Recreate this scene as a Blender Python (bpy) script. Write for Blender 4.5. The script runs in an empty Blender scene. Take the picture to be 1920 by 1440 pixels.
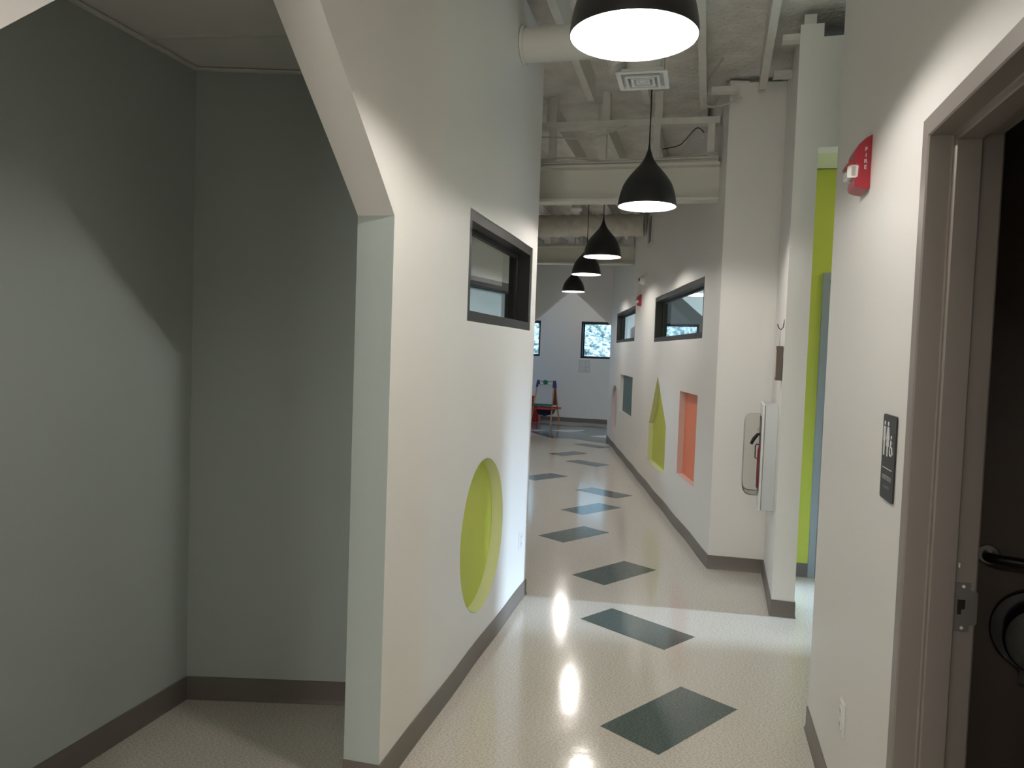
import bpy, bmesh, math, random
from mathutils import Vector, Matrix
from math import sin, cos, pi, radians, atan2, hypot, sqrt
random.seed(7)
C = bpy.context.scene.collection
S = bpy.context.scene

# ------------------------------------------------------------------ camera
PITCH, ROLL, CAMH = radians(2.51), radians(2.0417), 1.6014
fw = Vector((0, cos(PITCH), -sin(PITCH))); r0 = Vector((1, 0, 0)); u0 = r0.cross(fw)
rt = cos(ROLL)*r0 + sin(ROLL)*u0; up = -sin(ROLL)*r0 + cos(ROLL)*u0
cd = bpy.data.cameras.new('camera'); cam = bpy.data.objects.new('camera', cd); C.objects.link(cam)
M = Matrix((rt, up, -fw)).transposed().to_4x4(); M.translation = Vector((0, 0, CAMH))
cam.matrix_world = M
cd.sensor_width = 36; cd.lens = 36*1420/1920; cd.clip_start = .02
S.camera = cam

# ------------------------------------------------------------------ sky, daylight, exposure
w = bpy.data.worlds.new('sky'); S.world = w; w.use_nodes = True
bg = w.node_tree.nodes['Background']; bg.inputs[0].default_value = (.30, .56, 1.0, 1); bg.inputs[1].default_value = 14
S.view_settings.view_transform = 'Standard'; S.view_settings.look = 'None'
S.view_settings.gamma = 1; S.view_settings.use_curve_mapping = False
S.view_settings.exposure = 0.0

def area(name, loc, target, sx, sy, power, col):
    l = bpy.data.lights.new(name, 'AREA'); l.shape = 'RECTANGLE'; l.size = sx; l.size_y = sy; l.energy = power; l.color = col
    o = bpy.data.objects.new(name, l); C.objects.link(o); o.location = loc
    o.rotation_euler = (Vector(target)-Vector(loc)).to_track_quat('-Z', 'Y').to_euler(); return o
DAY = (.62, .78, 1.0)
area('daylight_passage', (14.0, 2.85, 3.6), (0, 4.5, .9), .2, 2.6, 7000, DAY)       # sky beyond the narrow passage window
area('daylight_classroom', (8.55, 9.5, 1.9), (4, 9.5, 1.5), 3.0, 1.2, 440, DAY)      # outside the classroom window
area('rear_fill_light', (-1.15, -5.6, 2.1), (.9, 6.0, 3.0), 2.0, 3.0, 130, (1.0, .96, .87))          # fill added behind the camera to lift surfaces facing it
PW = 66          # watts of each pendant bulb
WARM = (1.0, .945, .885)

# ------------------------------------------------------------------ materials
def mat(name, col, rough=.5, metal=0, bump=0, bscale=200, var=0, vscale=8, coat=0, emit=None, spec=.5):
    m = bpy.data.materials.new(name); m.use_nodes = True; nt = m.node_tree; N = nt.nodes; L = nt.links
    b = N['Principled BSDF']; b.inputs['Base Color'].default_value = (*col, 1); b.inputs['Roughness'].default_value = rough
    b.inputs['Metallic'].default_value = metal; b.inputs['Specular IOR Level'].default_value = spec
    if coat: b.inputs['Coat Weight'].default_value = coat
    if emit: b.inputs['Emission Color'].default_value = (*emit[:3], 1); b.inputs['Emission Strength'].default_value = emit[3]
    tc = N.new('ShaderNodeTexCoord')
    if bump:
        n = N.new('ShaderNodeTexNoise'); n.inputs['Scale'].default_value = bscale; n.inputs['Detail'].default_value = 3
        bp = N.new('ShaderNodeBump'); bp.inputs['Strength'].default_value = bump; bp.inputs['Distance'].default_value = .002
        L.new(tc.outputs['Object'], n.inputs['Vector']); L.new(n.outputs['Fac'], bp.inputs['Height']); L.new(bp.outputs['Normal'], b.inputs['Normal'])
    if var:
        n = N.new('ShaderNodeTexNoise'); n.inputs['Scale'].default_value = vscale; n.inputs['Detail'].default_value = 4
        r = N.new('ShaderNodeValToRGB'); r.color_ramp.elements[0].position = .3; r.color_ramp.elements[1].position = .7
        r.color_ramp.elements[0].color = (*[c*(1-var) for c in col], 1); r.color_ramp.elements[1].color = (*[min(1, c*(1+var)) for c in col], 1)
        L.new(tc.outputs['Object'], n.inputs['Vector']); L.new(n.outputs['Fac'], r.inputs[0]); L.new(r.outputs[0], b.inputs['Base Color'])
    return m
WHITE = mat('wall_paint_white', (.84, .822, .785), .42, bump=.25, bscale=260)
GREEN = mat('wall_paint_sage', (.455, .51, .485), .45, bump=.25, bscale=260)
LIME = mat('paint_lime', (.56, .61, .08), .45, bump=.15)
LIMEBLEED = mat('recess_side_lime_bleed', (.70, .73, .42), .5, bump=.15)  # recess sides: lime light bounced off the face, put into the colour
CORAL = mat('paint_coral', (.80, .225, .12), .45, bump=.15)
CORALBLEED = mat('recess_side_coral_bleed', (.74, .53, .46), .5, bump=.15)  # recess sides: coral bounce from the face painted into their colour
TEAL = mat('paint_dark_teal', (.075, .125, .135), .45, bump=.15)
MAUVE = mat('paint_pale_mauve', (.66, .56, .545), .5, bump=.15)
BASE = mat('vinyl_cove_base', (.165, .142, .125), .38, bump=.1, bscale=120)
CEILP = mat('ceiling_tile', (.80, .785, .75), .8, bump=.6, bscale=500)
CREAM = mat('cream_ceiling', (.72, .72, .50), .7, bump=.2)
GRIDM = mat('ceiling_grid_paint', (.74, .73, .70), .5)
FOAM = mat('sprayed_foam_painted', (.76, .74, .69), .8, bump=1.0, bscale=28, var=.12, vscale=5)
FOAM.node_tree.nodes['Bump'].inputs['Distance'].default_value = .02
WOODP = mat('painted_lumber', (.70, .685, .63), .6, bump=.35, bscale=60, var=.05, vscale=14)
STEELP = mat('painted_steel', (.70, .69, .61), .5, bump=.1, bscale=90)
DUCTP = mat('painted_duct', (.66, .645, .59), .5, bump=.1, bscale=40)
WRAP = mat('painted_duct_wrap', (.64, .61, .55), .5, bump=1.0, bscale=9)
WRAP.node_tree.nodes['Bump'].inputs['Distance'].default_value = .03
BLACK = mat('shade_black', (.012, .012, .013), .38, bump=.25, bscale=300)
INNER = mat('shade_inner_white', (.88, .87, .85), .45)
FRAME = mat('window_frame_bronze', (.022, .020, .019), .5, bump=.1, bscale=80, spec=.3)
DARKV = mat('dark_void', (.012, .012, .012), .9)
HMET = mat('door_frame_taupe', (.25, .22, .20), .36, bump=.12, bscale=120)
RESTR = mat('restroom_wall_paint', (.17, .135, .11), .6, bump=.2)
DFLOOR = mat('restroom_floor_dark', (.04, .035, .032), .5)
DGREY = mat('door_frame_grey', (.30, .34, .35), .4, bump=.1)
DOORG = mat('door_leaf_grey', (.33, .36, .36), .4, bump=.1)
RED = mat('alarm_red', (.30, .008, .022), .28)
CLEAR = mat('lens_clear_white', (.80, .80, .78), .08, coat=1)
PLAST = mat('white_plastic', (.78, .77, .74), .3)
SLOT = mat('slot_dark', (.06, .055, .05), .5)
SIGNB = mat('sign_charcoal', (.022, .023, .025), .45, bump=.2, bscale=300)
SIGNW = mat('sign_white', (.72, .72, .72), .5)
SIGNG = mat('sign_raised_grey', (.30, .30, .305), .5)
STEEL = mat('brushed_steel', (.42, .40, .38), .35, metal=.8, bump=.1)
DSTEEL = mat('dark_steel', (.05, .045, .04), .3, metal=.7)
DISP = mat('dispenser_black', (.012, .01, .011), .2)
GREYM = mat('cabinet_grey_white', (.60, .62, .62), .3)
BRONZE = mat('hanger_bronze', (.10, .075, .05), .4, bump=.2, bscale=60)
BRASS = mat('hanger_face', (.70, .60, .50), .4)
VENTW = mat('diffuser_white', (.80, .80, .78), .35)
BLUEP = mat('easel_blue', (.012, .045, .23), .35)
GREENP = mat('easel_green', (.01, .20, .09), .35)
REDP = mat('easel_red', (.50, .02, .02), .35)
WOOD = mat('easel_pine', (.62, .36, .16), .5, var=.18, vscale=14)
BOARDW = mat('easel_whiteboard', (.62, .60, .60), .25)
BOARDD = mat('easel_chalkboard', (.10, .012, .010), .6)
PAPER = mat('paper', (.62, .62, .60), .7)
INK = mat('ink_grey', (.22, .22, .23), .7)
CABLE = mat('cable_white', (.55, .53, .48), .5)
CORD = mat('cord_black', (.01, .01, .01), .5)
YEL = mat('easel_yellow', (.75, .50, .08), .4)

def floor_mat(name, base, dark, light, rough, sc=55):
    m = bpy.data.materials.new(name); m.use_nodes = True; nt = m.node_tree; N = nt.nodes; L = nt.links
    b = N['Principled BSDF']
    tc = N.new('ShaderNodeTexCoord'); mp = N.new('ShaderNodeMapping'); mp.inputs['Rotation'].default_value = (0, 0, radians(25)); mp.inputs['Scale'].default_value = (1, 2.2, 1)
    L.new(tc.outputs['Object'], mp.inputs['Vector'])
    n1 = N.new('ShaderNodeTexNoise'); n1.inputs['Scale'].default_value = sc; n1.inputs['Detail'].default_value = 5; n1.inputs['Roughness'].default_value = .65
    L.new(mp.outputs[0], n1.inputs['Vector'])
    r = N.new('ShaderNodeValToRGB'); e = r.color_ramp.elements
    e[0].position = .38; e[0].color = (*dark, 1); e[1].position = .63; e[1].color = (*light, 1)
    q = e.new(.5); q.color = (*base, 1)
    L.new(n1.outputs['Fac'], r.inputs[0])
    L.new(r.outputs[0], b.inputs['Base Color'])
    # polish: roughness drifts a little, surface waves gently
    n3 = N.new('ShaderNodeTexNoise'); n3.inputs['Scale'].default_value = 2.5; n3.inputs['Detail'].default_value = 5
    L.new(tc.outputs['Object'], n3.inputs['Vector'])
    mr = N.new('ShaderNodeMapRange'); mr.inputs['From Min'].default_value = .3; mr.inputs['From Max'].default_value = .7
    mr.inputs['To Min'].default_value = rough*.75; mr.inputs['To Max'].default_value = rough*1.3
    L.new(n3.outputs['Fac'], mr.inputs['Value']); L.new(mr.outputs[0], b.inputs['Roughness'])
    n2 = N.new('ShaderNodeTexNoise'); n2.inputs['Scale'].default_value = 16; n2.inputs['Detail'].default_value = 5; n2.inputs['Roughness'].default_value = .6
    m2 = N.new('ShaderNodeMapping'); m2.inputs['Rotation'].default_value = (0, 0, radians(8)); m2.inputs['Scale'].default_value = (.35, 1, 1)
    L.new(tc.outputs['Object'], m2.inputs['Vector']); L.new(m2.outputs[0], n2.inputs['Vector'])
    bp = N.new('ShaderNodeBump'); bp.inputs['Strength'].default_value = .2; bp.inputs['Distance'].default_value = .004
    L.new(n2.outputs['Fac'], bp.inputs['Height']); L.new(bp.outputs[0], b.inputs['Normal'])
    b.inputs['Specular IOR Level'].default_value = .5
    return m
FLOOR = floor_mat('floor_vinyl_beige', (.66, .615, .545), (.47, .42, .355), (.80, .77, .71), .115, 95)
FDARK = floor_mat('floor_vinyl_dark_green', (.085, .118, .110), (.060, .085, .080), (.16, .20, .185), .115, 95)

def glass_mat():
    m = bpy.data.materials.new('window_glass'); m.use_nodes = True; nt = m.node_tree; N = nt.nodes; L = nt.links
    N.remove(N['Principled BSDF']); o = N['Material Output']
    t = N.new('ShaderNodeBsdfTransparent'); t.inputs[0].default_value = (.93, .96, .96, 1)
    g = N.new('ShaderNodeBsdfGlossy'); g.inputs['Roughness'].default_value = .02
    fr = N.new('ShaderNodeFresnel'); fr.inputs[0].default_value = 1.45
    ge = N.new('ShaderNodeNewGeometry'); iv = N.new('ShaderNodeMath'); iv.operation = 'SUBTRACT'; iv.inputs[0].default_value = 1; L.new(ge.outputs['Backfacing'], iv.inputs[1])
    ml = N.new('ShaderNodeMath'); ml.operation = 'MULTIPLY'; L.new(fr.outputs[0], ml.inputs[0]); L.new(iv.outputs[0], ml.inputs[1])
    mx = N.new('ShaderNodeMixShader'); L.new(ml.outputs[0], mx.inputs[0]); L.new(t.outputs[0], mx.inputs[1]); L.new(g.outputs[0], mx.inputs[2])
    L.new(mx.outputs[0], o.inputs[0]); return m
GLASS = glass_mat()

def hill_mat():
    m = bpy.data.materials.new('leaf_litter_bank'); m.use_nodes = True; nt = m.node_tree; N = nt.nodes; L = nt.links
    b = N['Principled BSDF']; b.inputs['Roughness'].default_value = .9
    tc = N.new('ShaderNodeTexCoord')
    v = N.new('ShaderNodeTexVoronoi'); v.inputs['Scale'].default_value = 9
    n = N.new('ShaderNodeTexNoise'); n.inputs['Scale'].default_value = 6; n.inputs['Detail'].default_value = 8; n.inputs['Roughness'].default_value = .75
    L.new(tc.outputs['Object'], v.inputs['Vector']); L.new(tc.outputs['Object'], n.inputs['Vector'])
    r = N.new('ShaderNodeValToRGB'); e = r.color_ramp.elements
    e[0].position = .40; e[0].color = (.012, .022, .02, 1); e[1].position = .64; e[1].color = (.90, .82, .74, 1)
    a = e.new(.46); a.color = (.07, .09, .05, 1); a = e.new(.51); a.color = (.30, .20, .12, 1); a = e.new(.57); a.color = (.42, .38, .32, 1)
    L.new(n.outputs['Fac'], r.inputs[0])
    mx = N.new('ShaderNodeMixRGB'); mx.blend_type = 'MULTIPLY'; mx.inputs[0].default_value = .0
    L.new(r.outputs[0], mx.inputs[1]); L.new(v.outputs['Color'], mx.inputs[2]); L.new(mx.outputs[0], b.inputs['Base Color'])
    return m
HILL = hill_mat()

# ------------------------------------------------------------------ mesh helpers
def new(): return bmesh.new()
def link(name, bm, mats, parent=None, smooth=None):
    me = bpy.data.meshes.new(name); bmesh.ops.recalc_face_normals(bm, faces=bm.faces[:]) if smooth != 'keep' else None
    bm.to_mesh(me); bm.free()
    for m in (mats if isinstance(mats, (list, tuple)) else [mats]): me.materials.append(m)
    if smooth:
        me.shade_smooth(); me.set_sharp_from_angle(angle=radians(35))
    o = bpy.data.objects.new(name, me); C.objects.link(o)
    if parent is not None: o.parent = parent
    return o
def tag(o, label=None, cat=None, group=None, kind=None):
    if label: o['label'] = label
    if cat: o['category'] = cat
    if group: o['group'] = group
    if kind: o['kind'] = kind
    return o
def struct(o): o['kind'] = 'structure'; return o
def empty(name, loc, mat3=None):
    o = bpy.data.objects.new(name, None); C.objects.link(o); o.empty_display_size = .1
    m = (mat3.to_4x4() if mat3 is not None else Matrix.Identity(4)); m.translation = Vector(loc); o.matrix_world = m
    return o
def box(bm, a, b, f=None, mi=0):
    """box between corners a,b; f maps local xyz to world"""
    vs = []
    for x in (a[0], b[0]):
        for y in (a[1], b[1]):
            for z in (a[2], b[2]):
                p = (x, y, z); vs.append(bm.verts.new(f(*p) if f else p))
    for q in ((0, 1, 3, 2), (4, 6, 7, 5), (0, 4, 5, 1), (2, 3, 7, 6), (0, 2, 6, 4), (1, 5, 7, 3)):
        bm.faces.new([vs[i] for i in q]).material_index = mi
def tube(bm, pts, r, n=8, mi=0, closed=False):
    pts = [Vector(p) for p in pts]; rings = []
    rr = r if isinstance(r, (list, tuple)) else [r]*len(pts)
    prev = None
    for i, p in enumerate(pts):
        if closed: d = pts[(i+1) % len(pts)]-pts[i-1]
        else: d = (pts[min(i+1, len(pts)-1)]-pts[max(i-1, 0)])
        d.normalize()
        a = prev if prev is not None else (Vector((0, 0, 1)) if abs(d.z) < .9 else Vector((1, 0, 0)))
        x = (a - d*a.dot(d)).normalized(); prev = x; y = d.cross(x)
        rings.append([bm.verts.new(p+rr[i]*(cos(2*pi*k/n)*x+sin(2*pi*k/n)*y)) for k in range(n)])
    m = len(rings)
    for i in range(m if closed else m-1):
        A, B = rings[i], rings[(i+1) % m]
        for k in range(n): bm.faces.new((A[k], A[(k+1) % n], B[(k+1) % n], B[k])).material_index = mi
    if not closed:
        bm.faces.new(rings[0][::-1]).material_index = mi; bm.faces.new(rings[-1]).material_index = mi
def lathe(bm, prof, n=48, f=None, mi=0, cap=False):
    """prof: (r, z) list around z; f maps to world"""
    f = f or (lambda x, y, z: (x, y, z)); rings = []
    for r, z in prof:
        if r < 1e-6: rings.append([bm.verts.new(f(0, 0, z))])
        else: rings.append([bm.verts.new(f(r*cos(2*pi*k/n), r*sin(2*pi*k/n), z)) for k in range(n)])
    for A, B in zip(rings, rings[1:]):
        for k in range(n):
            j = (k+1) % n
            if len(A) == 1 and len(B) == 1: continue
            if len(A) == 1: fc = (A[0], B[k], B[j])
            elif len(B) == 1: fc = (A[k], B[0], A[j])
            else: fc = (A[k], A[j], B[j], B[k])
            bm.faces.new(fc).material_index = mi
def prism(bm, pts, z0, z1, f=None, mi=0):
    """polygon pts (x,y) extruded between z0 and z1 in local space"""
    f = f or (lambda x, y, z: (x, y, z))
    a = [bm.verts.new(f(x, y, z0)) for x, y in pts]; b = [bm.verts.new(f(x, y, z1)) for x, y in pts]
    bm.faces.new(a[::-1]).material_index = mi; bm.faces.new(b).material_index = mi
    for i in range(len(pts)):
        j = (i+1) % len(pts); bm.faces.new((a[i], a[j], b[j], b[i])).material_index = mi
def rrect(x0, y0, x1, y1, r, n=5):
    o = []
    for cx, cy, a in ((x1-r, y1-r, 0), (x0+r, y1-r, 90), (x0+r, y0+r, 180), (x1-r, y0+r, 270)):
        for k in range(n+1):
            t = radians(a+90*k/n); o.append((cx+r*cos(t), cy+r*sin(t)))
    return o

class Wall:
    """vertical wall plane: s along, z up, d out of the face towards the corridor"""
    def __init__(s, A, t, side, amp=0, per=.9, ph=0):
        s.A = Vector((*A, 0)); s.t = Vector((*t, 0)).normalized(); s.n = Vector((-s.t.y, s.t.x, 0))*side
        s.amp, s.per, s.ph = amp, per, ph
    def P(s, a, z, d=0):
        return s.A+s.t*a+s.n*(d+s.amp*sin(2*pi*a/s.per+s.ph))+Vector((0, 0, z))
    def mat3(s):                                       # local x=t, y=n, z=up
        return Matrix((s.t, s.n, Vector((0, 0, 1)))).transposed()
    def f(s, a0, z0, d0=0):                            # local (x along, y out, z up) -> world
        return lambda x, y, z: s.P(a0+x, z0+z, d0+y)
def sheet(name, W, outline, holes, th, mats, side_mat=None, back_mat=0, kind=True):
    bm = new(); loops = [outline]+holes
    for lp in loops:
        vs = [bm.verts.new((a, 0, z)) for a, z in lp]
        for i in range(len(vs)): bm.edges.new((vs[i], vs[(i+1) % len(vs)]))
    bmesh.ops.triangle_fill(bm, use_beauty=True, use_dissolve=False, edges=bm.edges[:], normal=(0, -1, 0))
    if W.amp:
        lo = min(a for a, z in outline); hi = max(a for a, z in outline); k = lo+.06
        while k < hi:
            bmesh.ops.bisect_plane(bm, geom=bm.verts[:]+bm.edges[:]+bm.faces[:], plane_co=(k, 0, 0), plane_no=(1, 0, 0)); k += .06
    F = bm.faces[:]; bnd = [e for e in bm.edges if len(e.link_faces) == 1]
    fr = bm.verts[:]; loc = {v: (v.co.x, v.co.z) for v in fr}
    bk = {v: bm.verts.new(W.P(v.co.x, v.co.z, -th)) for v in fr}
    for f in F: bm.faces.new([bk[v] for v in reversed(f.verts)]).material_index = back_mat
    for e in bnd:
        a, b = e.verts; q = bm.faces.new((a, b, bk[b], bk[a]))
        if side_mat: q.material_index = side_mat((loc[a], loc[b]))
    for v in fr: v.co = W.P(v.co.x, v.co.z, 0)
    o = link(name, bm, mats, smooth=True)
    return struct(o) if kind else o
def baseboard(name, pts, h=.1016, th=.006, toe=.012, parent=None):
    """cove base along a polyline (x, y), offset to the left of travel"""
    n = len(pts); nr = []
    for i in range(n):
        ds = []
        if i > 0: d = Vector(pts[i])-Vector(pts[i-1]); ds.append(Vector((-d.y, d.x)).normalized())
        if i < n-1: d = Vector(pts[i+1])-Vector(pts[i]); ds.append(Vector((-d.y, d.x)).normalized())
        m = sum(ds, Vector((0, 0))).normalized(); m = m/max(.3, m.dot(ds[0])); nr.append(m)
    prof = [(0, 0), (toe, 0), (toe*.97, .003), (th+.002, .012), (th, .02), (th, h-.003), (th*.5, h), (0, h)]
    bm = new(); R = []
    for p, m in zip(pts, nr): R.append([bm.verts.new((p[0]+m.x*o, p[1]+m.y*o, z+.0005)) for o, z in prof])
    for A, B in zip(R, R[1:]):
        for k in range(len(prof)):
            j = (k+1) % len(prof); bm.faces.new((A[k], A[j], B[j], B[k]))
    bm.faces.new(R[0]); bm.faces.new(R[-1][::-1])
    return struct(link(name, bm, BASE, parent, smooth=True))

# ------------------------------------------------------------------ walls' reference lines
T = Vector((.2385, .9711))
WL = Wall((-.4295, 2.650), (.2385, .9711), -1, amp=.0022, per=.88, ph=2.3)        # left corridor wall, s=0 at the arch jamb
WN = Wall((1.337, 3.232), (.2385, .9711), 1)                                      # near right wall, s=0 at its far corner
WR = Wall((1.543, 5.710), (.0306, .9995), 1, amp=.004, per=1.25, ph=.6)           # far right wall
WA = Wall((1.943, 5.628), (-.979, .200), 1)                                       # jog wall behind the pier, continues as the lime wall
WP = Wall((1.675, 4.690), (.2674, .9636), 1)                                      # side of the pier wall
WH = Wall((1.675, 4.690), (.9636, -.2674), -1)                                     # pier front and header

# wall_left ------------------------------------------------------
ARCH = [(-1.53, .0), (-1.53, 2.056), (-.765, 2.730), (0, 2.056), (0, .0)]
out = [(-6.2, 0), (-1.53, 0)]+ARCH[1:-1]+[(0, 0), (2.36, 0), (2.36, 3.6), (-6.2, 3.6)]
WIN_L = (.879, 1.733, 2.235, 2.252)
DISC = [(1.285+.395*cos(2*pi*k/72), .645+.395*sin(2*pi*k/72)) for k in range(72)]
def rect(a0, z0, a1, z1): return [(a0, z0), (a1, z0), (a1, z1), (a0, z1)]
def lm(e):
    (a, z), (b, y) = e
    if abs(a-b) < 1e-4 and a in (-1.53, 0) : return 1
    return 0
sheet('wall_left', WL, out, [rect(*WIN_L), DISC], .138, [WHITE, GREEN], side_mat=lm, back_mat=1)
# wall_near_right (door hole) -------------------------------------
DR = (-2.385, -1.375, 2.205)
out = [(-6.5, 0), (DR[0]+.01, 0), (DR[0]+.01, DR[2]-.01), (DR[1]-.01, DR[2]-.01), (DR[1]-.01, 0), (0, 0), (0, 4.0), (-6.5, 4.0)]
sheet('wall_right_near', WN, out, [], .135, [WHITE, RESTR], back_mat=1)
# wall_right_far ----------------------------------------------------
WIN1 = (.585, 1.762, 3.19, 2.277); WIN2 = (4.93, 1.80, 7.38, 2.30)
CORR = (.660, .505, 1.405, 1.282)
HOUSE = [(2.125, .372), (3.30, .358), (3.30, .80), (2.735, 1.375), (2.125, .870)]
TEALR = (4.93, .704, 6.465, 1.290)
CIRC = [(7.27+.43*cos(2*pi*k/64), .67+.405*sin(2*pi*k/64)) for k in range(64)]
RLEN = 8.42
sheet('wall_right_far', WR, [(0, 0), (RLEN, 0), (RLEN, 3.66), (0, 3.66)],
      [rect(*WIN1), rect(*WIN2), rect(*CORR), HOUSE, rect(*TEALR), CIRC], .138, [WHITE])
# jog + lime wall: one plane, two colours
sheet('wall_jog', WA, [(0, 0), (.4085, 0), (.4085, 3.64), (0, 3.64)], [], .12, [WHITE])
WLIME = Wall((1.99, 5.619), (.979, -.215), -1)
sheet('wall_lime', WLIME, [(.05, 0), (.262, 0), (.262, 2.24), (1.262, 2.24), (1.262, 0), (6.45, 0), (6.45, 3.0), (.05, 3.0)], [], .12, [LIME])
# pier side wall with header over the passage opening
sheet('wall_pier', WP, [(0, 0), (.972, 0), (.972, 3.64), (0, 3.64)], [], .135, [WHITE])
sheet('wall_header', WH, [(.1352, 2.90), (6.8, 2.90), (6.8, 3.56), (.1352, 3.56)], [], .135, [WHITE])
# gable partition across the corridor and the classroom
WG = Wall((1.803, 14.10), (.970, -.243), -1)
def gable(c, hw=.75, e=2.10, r=.62): return [(c-hw, e), (c, e+r), (c+hw, e)]
g1 = gable(-.765, .765, 2.13, .66); g2 = gable(1.15, .80, 2.08, .68)
out = [(-8.1, 0), (g1[0][0], 0)]+g1+[(g1[2][0], 0), (g2[0][0], 0)]+g2+[(g2[2][0], 0), (6.3, 0), (6.3, 3.56), (-8.1, 3.56)]
sheet('wall_gable', WG, out, [], .12, [WHITE])
# end wall with three windows
WE = Wall((1.6, 17.45), (.958, -.287), -1)
ew = [(-1.92, 1.50, -1.02, 2.33), (-.05, 1.49, .80, 2.33), (1.72, 1.49, 2.58, 2.33)]
sheet('wall_end', WE, [(-8.0, 0), (7.0, 0), (7.0, 3.52), (-8.0, 3.52)], [rect(*e) for e in ew], .16, [WHITE])
sheet('wall_play_blocker', Wall((2.62, 13.98), (.02, 1.0), 1), [(0, 0), (3.10, 0), (3.10, 3.5), (0, 3.5)], [], .12, [WHITE])  # unseen wall added to keep classroom light off the end wall
# far left corridor wall (mostly hidden by the left wall's end) and the angled partition seen through the left window
WD = Wall((-2.2, 4.08), (.4245, .9054), -1)
DW = (2.9, 1.45, 5.25, 2.36)
sheet('wall_angled', WD, [(0, 0), (5.32, 0), (5.32, 3.6), (0, 3.6)], [rect(*DW)], .12, [WHITE])
sheet('wall_side_blocker', Wall((-2.2, 4.08), (.70, -.60), 1), [(0, 0), (.88, 0), (.88, 3.6), (0, 3.6)], [], .10, [WHITE])  # hidden wall added to stop side room light leaking into the corridor
WF = Wall((.05, 8.88), (0.0, 1.0), -1)
sheet('wall_left_far', WF, [(0, 0), (5.7, 0), (5.7, 3.6), (0, 3.6)], [], .12, [WHITE])
# arch alcove: sage walls
WB = Wall((-1.405, 3.315), (1.0, -.006), -1)
sheet('wall_alcove_back', WB, [(0, 0), (.975, 0), (.975, 2.85), (0, 2.85)], [], .12, [GREEN])
WC = Wall((-1.405, 3.315), (-.262, -.965), 1)
sheet('wall_alcove_left', WC, [(-.12, 0), (2.6, 0), (2.6, 2.85), (-.12, 2.85)], [], .12, [GREEN])
WK = Wall((-2.1, .85), (.97, -.2385), 1)
sheet('wall_alcove_front', WK, [(0, 0), (1.19, 0), (1.19, 2.85), (0, 2.85)], [], .12, [GREEN])
# outer shell and rear of the corridor
def slab(name, a, b, m): bm = new(); box(bm, a, b); return struct(link(name, bm, m))
bm = new()
prism(bm, [(-6.3, -6.2), (-6.15, -6.2), (-6.15, 19), (-6.3, 19)], -.1, 5.0)
o = struct(link('wall_outer_left', bm, WHITE))
# cut window holes by building the outer walls from pieces
bpy.data.objects.remove(o)
WO = Wall((-6.15, -6.2), (0, 1), -1)
sheet('wall_outer_left', WO, [(0, -.1), (25.5, -.1), (25.5, 4.8), (0, 4.8)], [], .15, [WHITE])
PWN = (9.58, .2, 10.32, 2.1)
WX = Wall((8.3, -6.2), (0, 1), 1)
sheet('wall_outer_right', WX, [(0, -.1), (25.5, -.1), (25.5, 4.8), (0, 4.8)], [rect(14.1, 1.2, 17.3, 2.5), rect(*PWN)], .15, [WHITE])
slab('wall_rear', (-6.3, -6.35, -.1), (8.45, -6.2, 4.8), WHITE)
slab('wall_attic_end', (-6.3, 18.3, 3.3), (8.45, 18.45, 4.8), WHITE)
# restroom: oblique north wall, back and side walls
WS = Wall((1.468, 3.20), (.8192, -.5735), -1)
def obl(name, A, B, z1, m, th=.13):
    d = Vector(B)-Vector(A); W = Wall(A, tuple(d), -1)
    return sheet(name, W, [(0, 0), (d.length, 0), (d.length, z1), (0, z1)], [], th, m)
d = Vector((4.0, -2.8)); 
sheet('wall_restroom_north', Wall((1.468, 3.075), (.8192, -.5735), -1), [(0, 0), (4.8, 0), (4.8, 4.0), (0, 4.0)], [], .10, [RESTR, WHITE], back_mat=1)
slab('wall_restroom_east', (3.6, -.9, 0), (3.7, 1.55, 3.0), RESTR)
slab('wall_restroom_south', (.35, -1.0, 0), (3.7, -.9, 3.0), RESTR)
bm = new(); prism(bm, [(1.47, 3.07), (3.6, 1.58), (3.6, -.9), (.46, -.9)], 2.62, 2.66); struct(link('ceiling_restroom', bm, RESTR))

# floor ----------------------------------------------------------
bm = new(); box(bm, (-6.3, -6.35, -.1), (8.45, 18.4, 0))
ang = radians(43.57); U = Vector((cos(ang), sin(ang))); V = Vector((sin(ang), -cos(ang))); K = .3048
tiles = [((.873, 3.617), 0), ((.682, 4.719), 1), ((.921, 5.828), 0), ((.713, 6.967), 0), ((.982, 8.09), 0), ((1.005, 9.02), 1),
         ((.562, 9.99), 0), ((1.045, 11.35), 1), ((1.05, 12.32), 0), ((1.32, 13.45), 1)]
def quad(pts, z, mi):
    f = bm.faces.new([bm.verts.new((x, y, z)) for x, y in pts]); f.material_index = mi
for (x, y), k in tiles:
    p = Vector((x, y)); a, b = (U*-2*K, V*K) if k == 0 else (U*-K, V*2*K)
    quad([p, p+b, p+a+b, p+a], .0006, 1)
quad([(2.5, 16.2), (2.09, 16.49), (1.77, 16.75), (1.35, 16.62), (.61, 17.0), (-.6, 17.2), (-1.2, 15.9), (.39, 15.02), (.78, 14.07), (1.16, 14.12), (1.80, 13.44), (2.6, 13.0)], .0006, 1)
for p in ([(.88, 15.49), (1.24, 15.82), (1.56, 15.67), (1.22, 15.19)], [(1.55, 14.63), (1.89, 14.93), (2.3, 14.75), (1.83, 14.40)],
          [(.34, 15.35), (.50, 15.55), (.75, 15.45), (.52, 15.15)]):
    quad(p, .0010, 0)
struct(link('floor', bm, [FLOOR, FDARK], smooth='keep'))
slab('floor_restroom', (1.7, -.9, .0005), (3.6, 1.5, .004), DFLOOR)

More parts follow.
